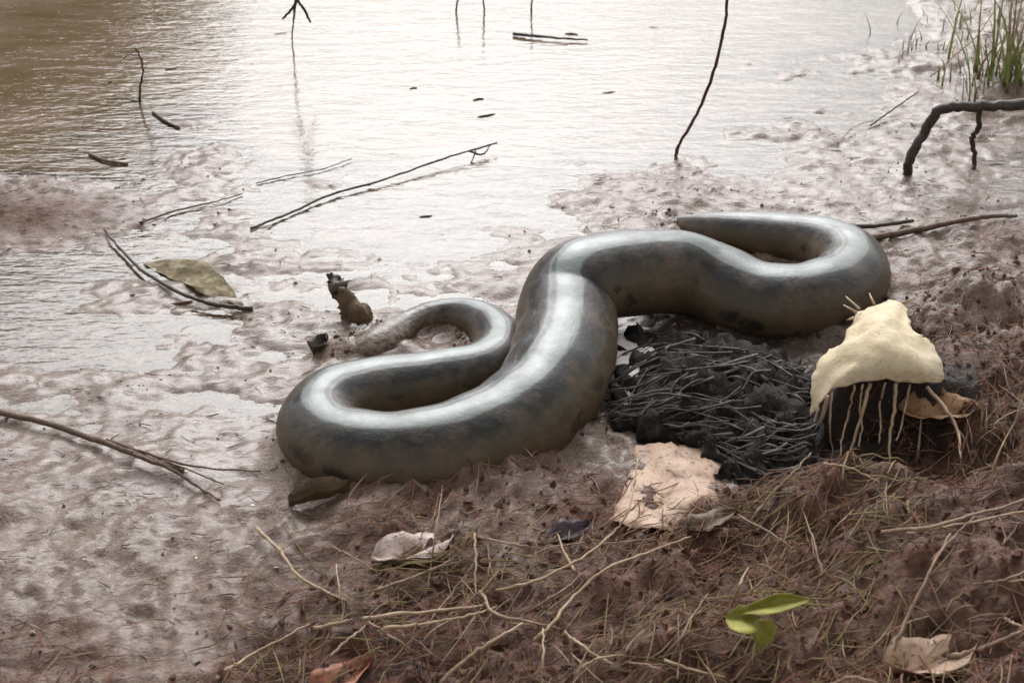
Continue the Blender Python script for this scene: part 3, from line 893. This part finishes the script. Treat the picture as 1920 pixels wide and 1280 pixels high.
for i in range(26):
    u = random.uniform(540, 1900); v = random.uniform(1010 if u < 1000 else 940, 1270)
    a = random.uniform(-.9, .9) + (0 if random.random() < .6 else 1.2); L = random.uniform(60, 170)
    du, dv = L * math.cos(a), -L * math.sin(a)
    stick('straw', [(u, v, .006), (u + du * .5 + random.uniform(-8, 8), v + dv * .5 + random.uniform(-8, 8), random.uniform(.015, .035)), (u + du, v + dv, .010)],
          random.uniform(.0014, .0026), .001, random.choice([M_straw, M_tan_straw, M_tan_straw]), 'thin loose dry straw scattered over the reddish bank soil', 'stem', 'loose straws on the bank')

# ------------------------------------------------------------------ green sprig
e = empty('seedling', P(1425, 1230))
v_, f_ = stick_arrays([(1425,1232,0),(1412,1190,.03),(1395,1160,.05),(1380,1150,.055)], .0024, .0014)
mesh_obj('stem', v_, f_, M_green, e)
for rows in ([[(1388,1142,.062),(1430,1120,.080),(1470,1112,.080),(1514,1120,.066)], [(1388,1147,.058),(1432,1136,.066),(1472,1126,.066),(1518,1124,.064)], [(1390,1152,.060),(1436,1153,.076),(1474,1144,.076),(1514,1130,.064)]],
             [[(1366,1148,.058),(1390,1134,.068),(1414,1140,.062)], [(1360,1162,.050),(1390,1160,.052),(1422,1164,.054)], [(1368,1180,.058),(1396,1188,.062),(1424,1182,.056)]],
             [[(1402,1162,.052),(1412,1182,.046),(1420,1206,.028)], [(1418,1160,.046),(1428,1182,.036),(1430,1212,.022)], [(1444,1160,.054),(1456,1180,.046),(1444,1206,.028)]]):
    zg = P(1425, 1230)[2]
    v_, f_ = sheet_arrays([[at_z(a, b2, zg + c) for a, b2, c in r] for r in rows], 4, .0008, .004, 40, 1)
    mesh_obj('leaf', v_, f_, M_green, e)
tag(e, 'small yellow green seedling on the near bank soil', 'seedling')

# ------------------------------------------------------------------ grass tufts
def blade_arrays(p, ang, L, lean, w, seed):
    g = np.random.default_rng(seed)
    V = []; n = 6
    d = np.array([math.cos(ang), math.sin(ang), 0]); s = np.array([-d[1], d[0], 0])
    for i in range(n + 1):
        t = i / n
        c = p + d * (lean * L * t ** 1.7) + np.array([0, 0, L * (t - .25 * lean * t * t)])
        ww = w * (1 - t ** 1.5) + .0003
        V += [c - s * ww, c + s * ww, c + d * ww * .5]
    F = []
    for i in range(n):
        a = 3 * i
        for k in range(3):
            F.append((a + k, a + (k + 1) % 3, a + 3 + (k + 1) % 3, a + 3 + k))
    F += [(2, 1, 0), (3 * n, 3 * n + 1, 3 * n + 2)]
    return V, F

def tuft(u, v, n, L, spread, w, mats, label, seed, cat='grass'):
    p = P(u, v)
    e = empty('grass_tuft', p)
    g = np.random.default_rng(seed)
    for k in range(n):
        q = p + np.array([g.normal(0, spread), g.normal(0, spread), 0]); q[2] = float(surf(q[0], q[1])) - .004
        V, F = blade_arrays(q, g.uniform(0, 6.28), L * g.uniform(.5, 1.1), g.uniform(.1, .9), w * g.uniform(.6, 1.2), seed * 100 + k)
        mesh_obj('blade', V, F, mats[k % len(mats)], e)
    return tag(e, label, cat)
tuft(1918, 150, 60, .30, .06, .0042, [M_grass, M_grass, M_straw], 'green grass tuft growing above the elbow branch', 1)
tuft(1870, 150, 44, .11, .07, .003, [M_grass, M_straw], 'low yellowish grass tuft at the base of the green grass', 2)
tuft(1820, 80, 70, .07, .12, .0022, [M_grass, M_straw, M_straw], 'sparse short yellowish grass on the mud beside the green grass', 7)
tuft(1905, 850, 30, .11, .05, .0022, [M_straw, M_tan_straw], 'dry straw coloured grass tuft right of the orange brown leaf', 3)
tuft(1850, 830, 14, .09, .03, .002, [M_straw], 'sparse dry grass tuft touching the orange brown leaf', 4)
tuft(1100, 1260, 30, .07, .06, .002, [M_straw, M_tan_straw], 'yellowish dry grass tuft on the near bank below the kinked stem', 5)
tuft(800, 1250, 26, .07, .07, .002, [M_straw, M_tan_straw], 'matted dry grass tuft near the rust orange leaf', 6)

# ------------------------------------------------------------------ floating scraps
for i in range(16):
    while True:
        u, v = random.uniform(120, 1650), random.uniform(40, 640)
        p = P(u, v)
        if p[2] < .004: break
    L = random.uniform(.008, .05)
    a = random.gauss(0, .25)
    pts = [p + np.array([math.cos(a) * L * t, math.sin(a) * L * t, .0015]) for t in (-.5, 0, .5)]
    pts[1][1] += random.uniform(-.004, .004)
    v_, f_ = tube_arrays(catmull(pts, 3), np.array([.001, .002, .0026, .003, .0028, .002, .001]) * random.uniform(.25, .9), 6)
    tag(mesh_obj('floating_scrap', v_, f_, random.choice([M_dark_twig, M_brown_twig, M_brown_leaf])), 'tiny dark scrap of plant litter floating on the muddy water', 'debris', 'plant scraps on the water')

# ------------------------------------------------------------------ uncountable litter: fibres, crumbs
def fibres(name, n, region, lr, rr, mat, label, cat, seed, lift=.02, angm=None, angs=.8, flats=False):
    g = np.random.default_rng(seed)
    lo, hi = region
    V, F = [], []
    cx = g.uniform(lo[0], hi[0], n * 6); cy = g.uniform(lo[1], hi[1], n * 6)
    bm = sstep(.03, .07, H0(cx, cy) + .025 * fbm(cx * 9, cy * 9, 4, 2)) * (1 - mound(cx, cy))
    if flats: bm = (1 - sstep(.03, .06, H0(cx, cy))) * (H(cx, cy) > .002)
    else: bm = bm * (1 - .85 * np.exp(-((cx - dry_c[0]) / .30) ** 2 - ((cy - dry_c[1]) / .26) ** 2))
    dens = sstep(-.35, .3, fbm(cx * 5, cy * 5, 3, seed)) * .85 + .15
    ok = g.random(n * 6) < bm * dens
    cx, cy = cx[ok][:n], cy[ok][:n]
    m = len(cx)
    a = g.normal(angm, angs, m) if angm is not None else g.uniform(0, 3.14, m)
    L = g.uniform(*lr, m); r = g.uniform(*rr, m)
    SEG = 4
    t = np.linspace(-.5, .5, SEG + 1)
    bend = g.normal(0, .18, m)
    X = cx[:, None] + L[:, None] * (t * np.cos(a)[:, None] - bend[:, None] * (t ** 2 - .1) * np.sin(a)[:, None])
    Y = cy[:, None] + L[:, None] * (t * np.sin(a)[:, None] + bend[:, None] * (t ** 2 - .1) * np.cos(a)[:, None])
    Z = surf(X, Y)
    Z = .45 * Z + .55 * Z.mean(1)[:, None] + (g.random(m) ** 2 * lift)[:, None] + g.normal(0, .4, m)[:, None] * L[:, None] * t * .3 + .002
    Z = np.maximum(Z, surf(X, Y) - .004)
    path = np.stack([X, Y, Z], -1)
    side = np.stack([-np.sin(a), np.cos(a), np.zeros(m)], -1)
    prof = np.array([.5, 1, 1, .9, .3])
    rr_ = (r[:, None] * prof)[..., None]
    ring = [path + side[:, None] * rr_, path + np.array([0, 0, 1.0]) * rr_ * 1.2, path - side[:, None] * rr_]
    VV_ = np.stack(ring, 2).reshape(-1, 3)
    base = (np.arange(m) * (SEG + 1) * 3)[:, None, None]
    i = np.arange(SEG)[None, :, None] * 3
    k = np.arange(3)[None, None]
    k2 = (k + 1) % 3
    FF_ = np.stack([base + i + k, base + i + k2, base + i + 3 + k2, base + i + 3 + k], -1).reshape(-1, 4)
    me = big_mesh(name, VV_, FF_, mat)
    o = link(bpy.data.objects.new(name, me))
    kind(o, 'stuff'); o['label'] = label; o['category'] = cat
    return o

lo, hi = (-1.0, -1.35), (1.4, .35)
M_fib_red = simple_mat('red_brown_fibre', [(.3, (.10, .041, .023)), (.55, (.21, .092, .054)), (.8, (.34, .18, .115))], 60, .8, .2)
fibres('root_fibres', 4200, (lo, hi), (.02, .09), (.0005, .0012), M_fib_red, 'matted fine red brown root fibres covering the bank soil', 'fibre', 21, .018, .9, .7)
fibres('dry_grass_litter', 1100, (lo, hi), (.03, .12), (.0006, .0014), M_tan_straw, 'scattered fine tan dry grass litter on the bank', 'litter', 22, .022, .6, .9)
M_olive_straw = simple_mat('olive_straw', [(.25, (.13, .095, .04)), (.55, (.24, .18, .085)), (.8, (.36, .28, .15))], 60, .75, .3)
fibres('olive_grass_litter', 800, ((-.5, -1.35), (.6, -.62)), (.03, .11), (.0007, .0018), M_olive_straw, 'matted olive yellow dry grass on the near edge of the bank', 'litter', 26, .02, .5, .7)
fibres('dark_litter', 1500, (lo, hi), (.015, .05), (.0006, .0015), M_dark_twig, 'dark rotted plant bits mixed into the bank soil', 'litter', 23, .008)

fibres('shore_litter', 1500, ((-1.3, -1.2), (1.4, 1.9)), (.006, .035), (.0004, .0011), M_tan_straw, 'tiny pale plant bits strewn over the wet shore flats', 'litter', 24, .004, .0, .5, True)
fibres('dark_shore_litter', 900, ((-1.3, -1.2), (1.4, 1.9)), (.005, .03), (.0004, .0013), M_brown_twig, 'tiny dark plant bits strewn over the wet shore flats', 'litter', 25, .003, .0, .5, True)

def crumbs(name, n, region, sr, mat, label, cat, seed, maskfn):
    g = np.random.default_rng(seed)
    lo, hi = region
    cx = g.uniform(lo[0], hi[0], n * 5); cy = g.uniform(lo[1], hi[1], n * 5)
    ok = g.random(n * 5) < maskfn(cx, cy)
    cx, cy = cx[ok][:n], cy[ok][:n]; m = len(cx)
    ico = np.array([(0, 0, 1), (.9, 0, .4), (.28, .85, .4), (-.72, .53, .4), (-.72, -.53, .4), (.28, -.85, .4), (.7, .5, -.4), (-.28, .85, -.4), (-.9, 0, -.4), (-.28, -.85, -.4), (.7, -.5, -.4), (0, 0, -1)])
    fc = np.array([(0,1,2),(0,2,3),(0,3,4),(0,4,5),(0,5,1),(1,6,2),(2,7,3),(3,8,4),(4,9,5),(5,10,1),(6,7,2),(7,8,3),(8,9,4),(9,10,5),(10,6,1),(11,7,6),(11,8,7),(11,9,8),(11,10,9),(11,6,10)])
    s = sr[0] + (sr[1] - sr[0]) * g.random(m) ** 3
    V = ico[None] * (1 + g.normal(0, .34, (m, 12, 1))) * s[:, None, None] * g.uniform(.45, 1.45, (m, 1, 3))
    z = H(cx, cy)
    V = V + np.stack([cx, cy, z + s * .05], -1)[:, None]
    F = (fc[None] + (np.arange(m) * 12)[:, None, None]).reshape(-1, 3)
    me = big_mesh(name, V.reshape(-1, 3), F, mat)
    me.polygons.foreach_set('use_smooth', np.zeros(len(F), bool))
    o = link(bpy.data.objects.new(name, me)); kind(o, 'stuff'); o['label'] = label; o['category'] = cat
M_soil = simple_mat('soil_crumb', [(.3, (.04, .018, .011)), (.55, (.12, .055, .034)), (.8, (.22, .12, .08))], 50, .85, .5)
M_mudc = simple_mat('mud_crumb', [(.3, (.15, .115, .095)), (.55, (.25, .195, .165)), (.8, (.36, .29, .25))], 50, .35, .5, 150, .5, .5)
crumbs('soil_crumbs', 9000, (lo, hi), (.0012, .0075), M_soil, 'loose red brown soil crumbs strewn on the bank', 'soil', 31, lambda x, y: sstep(.03, .07, H0(x, y)))
crumbs('rim_crumbs', 2600, ((-.6, -.6), (1.0, .6)), (.0012, .006), M_soil, 'dark mud crumbs pushed up against the lower edge of the snake', 'mud', 33, lambda x, y: pushed_mud(x, y) * .8)
crumbs('mud_crumbs', 1500, ((-1.2, -1.0), (1.2, 1.2)), (.0008, .004), M_mudc, 'small wet mud lumps on the shore flats', 'mud', 32,
       lambda x, y: (1 - sstep(.03, .06, H0(x, y))) * (H(x, y) > .002) * (.2 + .8 * sstep(-.1, .3, fbm(x * 7, y * 7, 3, 3))))

# ------------------------------------------------------------------ tree across the water whose dark reflection fills the corner of the pool
def tree(x, y, height, cz, rx, rz, n, label, seed):
    z0 = float(H(np.array([x]), np.array([y]))[0]) - .05
    e = empty('bushy_tree', (x, y, z0))
    g = np.random.default_rng(seed)
    M_bark = M_brown_twig
    tp = catmull([(x, y, z0), (x + .1, y, z0 + height * .3), (x - .05, y + .1, z0 + height * .6), (x, y, z0 + height * .9)], 6)
    v_, f_ = tube_arrays(tp, np.linspace(.14, .03, len(tp)), 10)
    mesh_obj('trunk', v_, f_, M_bark, e)
    for k in range(9):
        i0 = int(len(tp) * (.2 + .07 * k)); a = g.uniform(0, 6.28)
        p0 = tp[min(i0, len(tp) - 1)]
        q = p0 + np.array([math.cos(a) * rx * .6, math.sin(a) * rx * .6, g.uniform(.2, .7)])
        v_, f_ = tube_arrays(catmull([p0, (p0 + q) / 2 + [0, 0, .12], q], 5), np.linspace(.05, .012, 11), 7)
        mesh_obj('limb', v_, f_, M_bark, e)
    cl = 110
    d = g.normal(0, 1, (cl, 3)); d /= np.linalg.norm(d, axis=1)[:, None]
    cc = np.array([x, y, z0 + cz]) + d * np.array([rx, rx * .8, rz]) * (g.random((cl, 1)) ** .4)
    idx = g.integers(0, cl, n)
    c = cc[idx] + g.normal(0, .2, (n, 3))
    c[:, 2] = np.maximum(c[:, 2], z0 + .15)
    A = g.normal(0, 1, (n, 3)); A /= np.linalg.norm(A, axis=1)[:, None]
    B = np.cross(A, g.normal(0, 1, (n, 3))); B /= np.linalg.norm(B, axis=1)[:, None]
    L = g.uniform(.07, .14, (n, 1)); Wd = L * .4
    V = np.stack([c - A * L, c + B * Wd, c + A * L, c - B * Wd], 1).reshape(-1, 3) - np.array([x, y, z0])
    F = np.arange(4 * n).reshape(-1, 4)
    me = big_mesh('crown', V, F, simple_mat('tree_foliage', [(.3, (.04, .045, .018)), (.6, (.085, .08, .03)), (.8, (.12, .105, .05))], 6, .6, .1))
    link(bpy.data.objects.new('crown', me), e)
    return tag(e, label, 'tree')
tree(-4.8, 9.6, 4.1, 2.0, 2.6, 1.75, 40000, 'dense bushy tree beyond the water, seen as the dark reflection', 3)
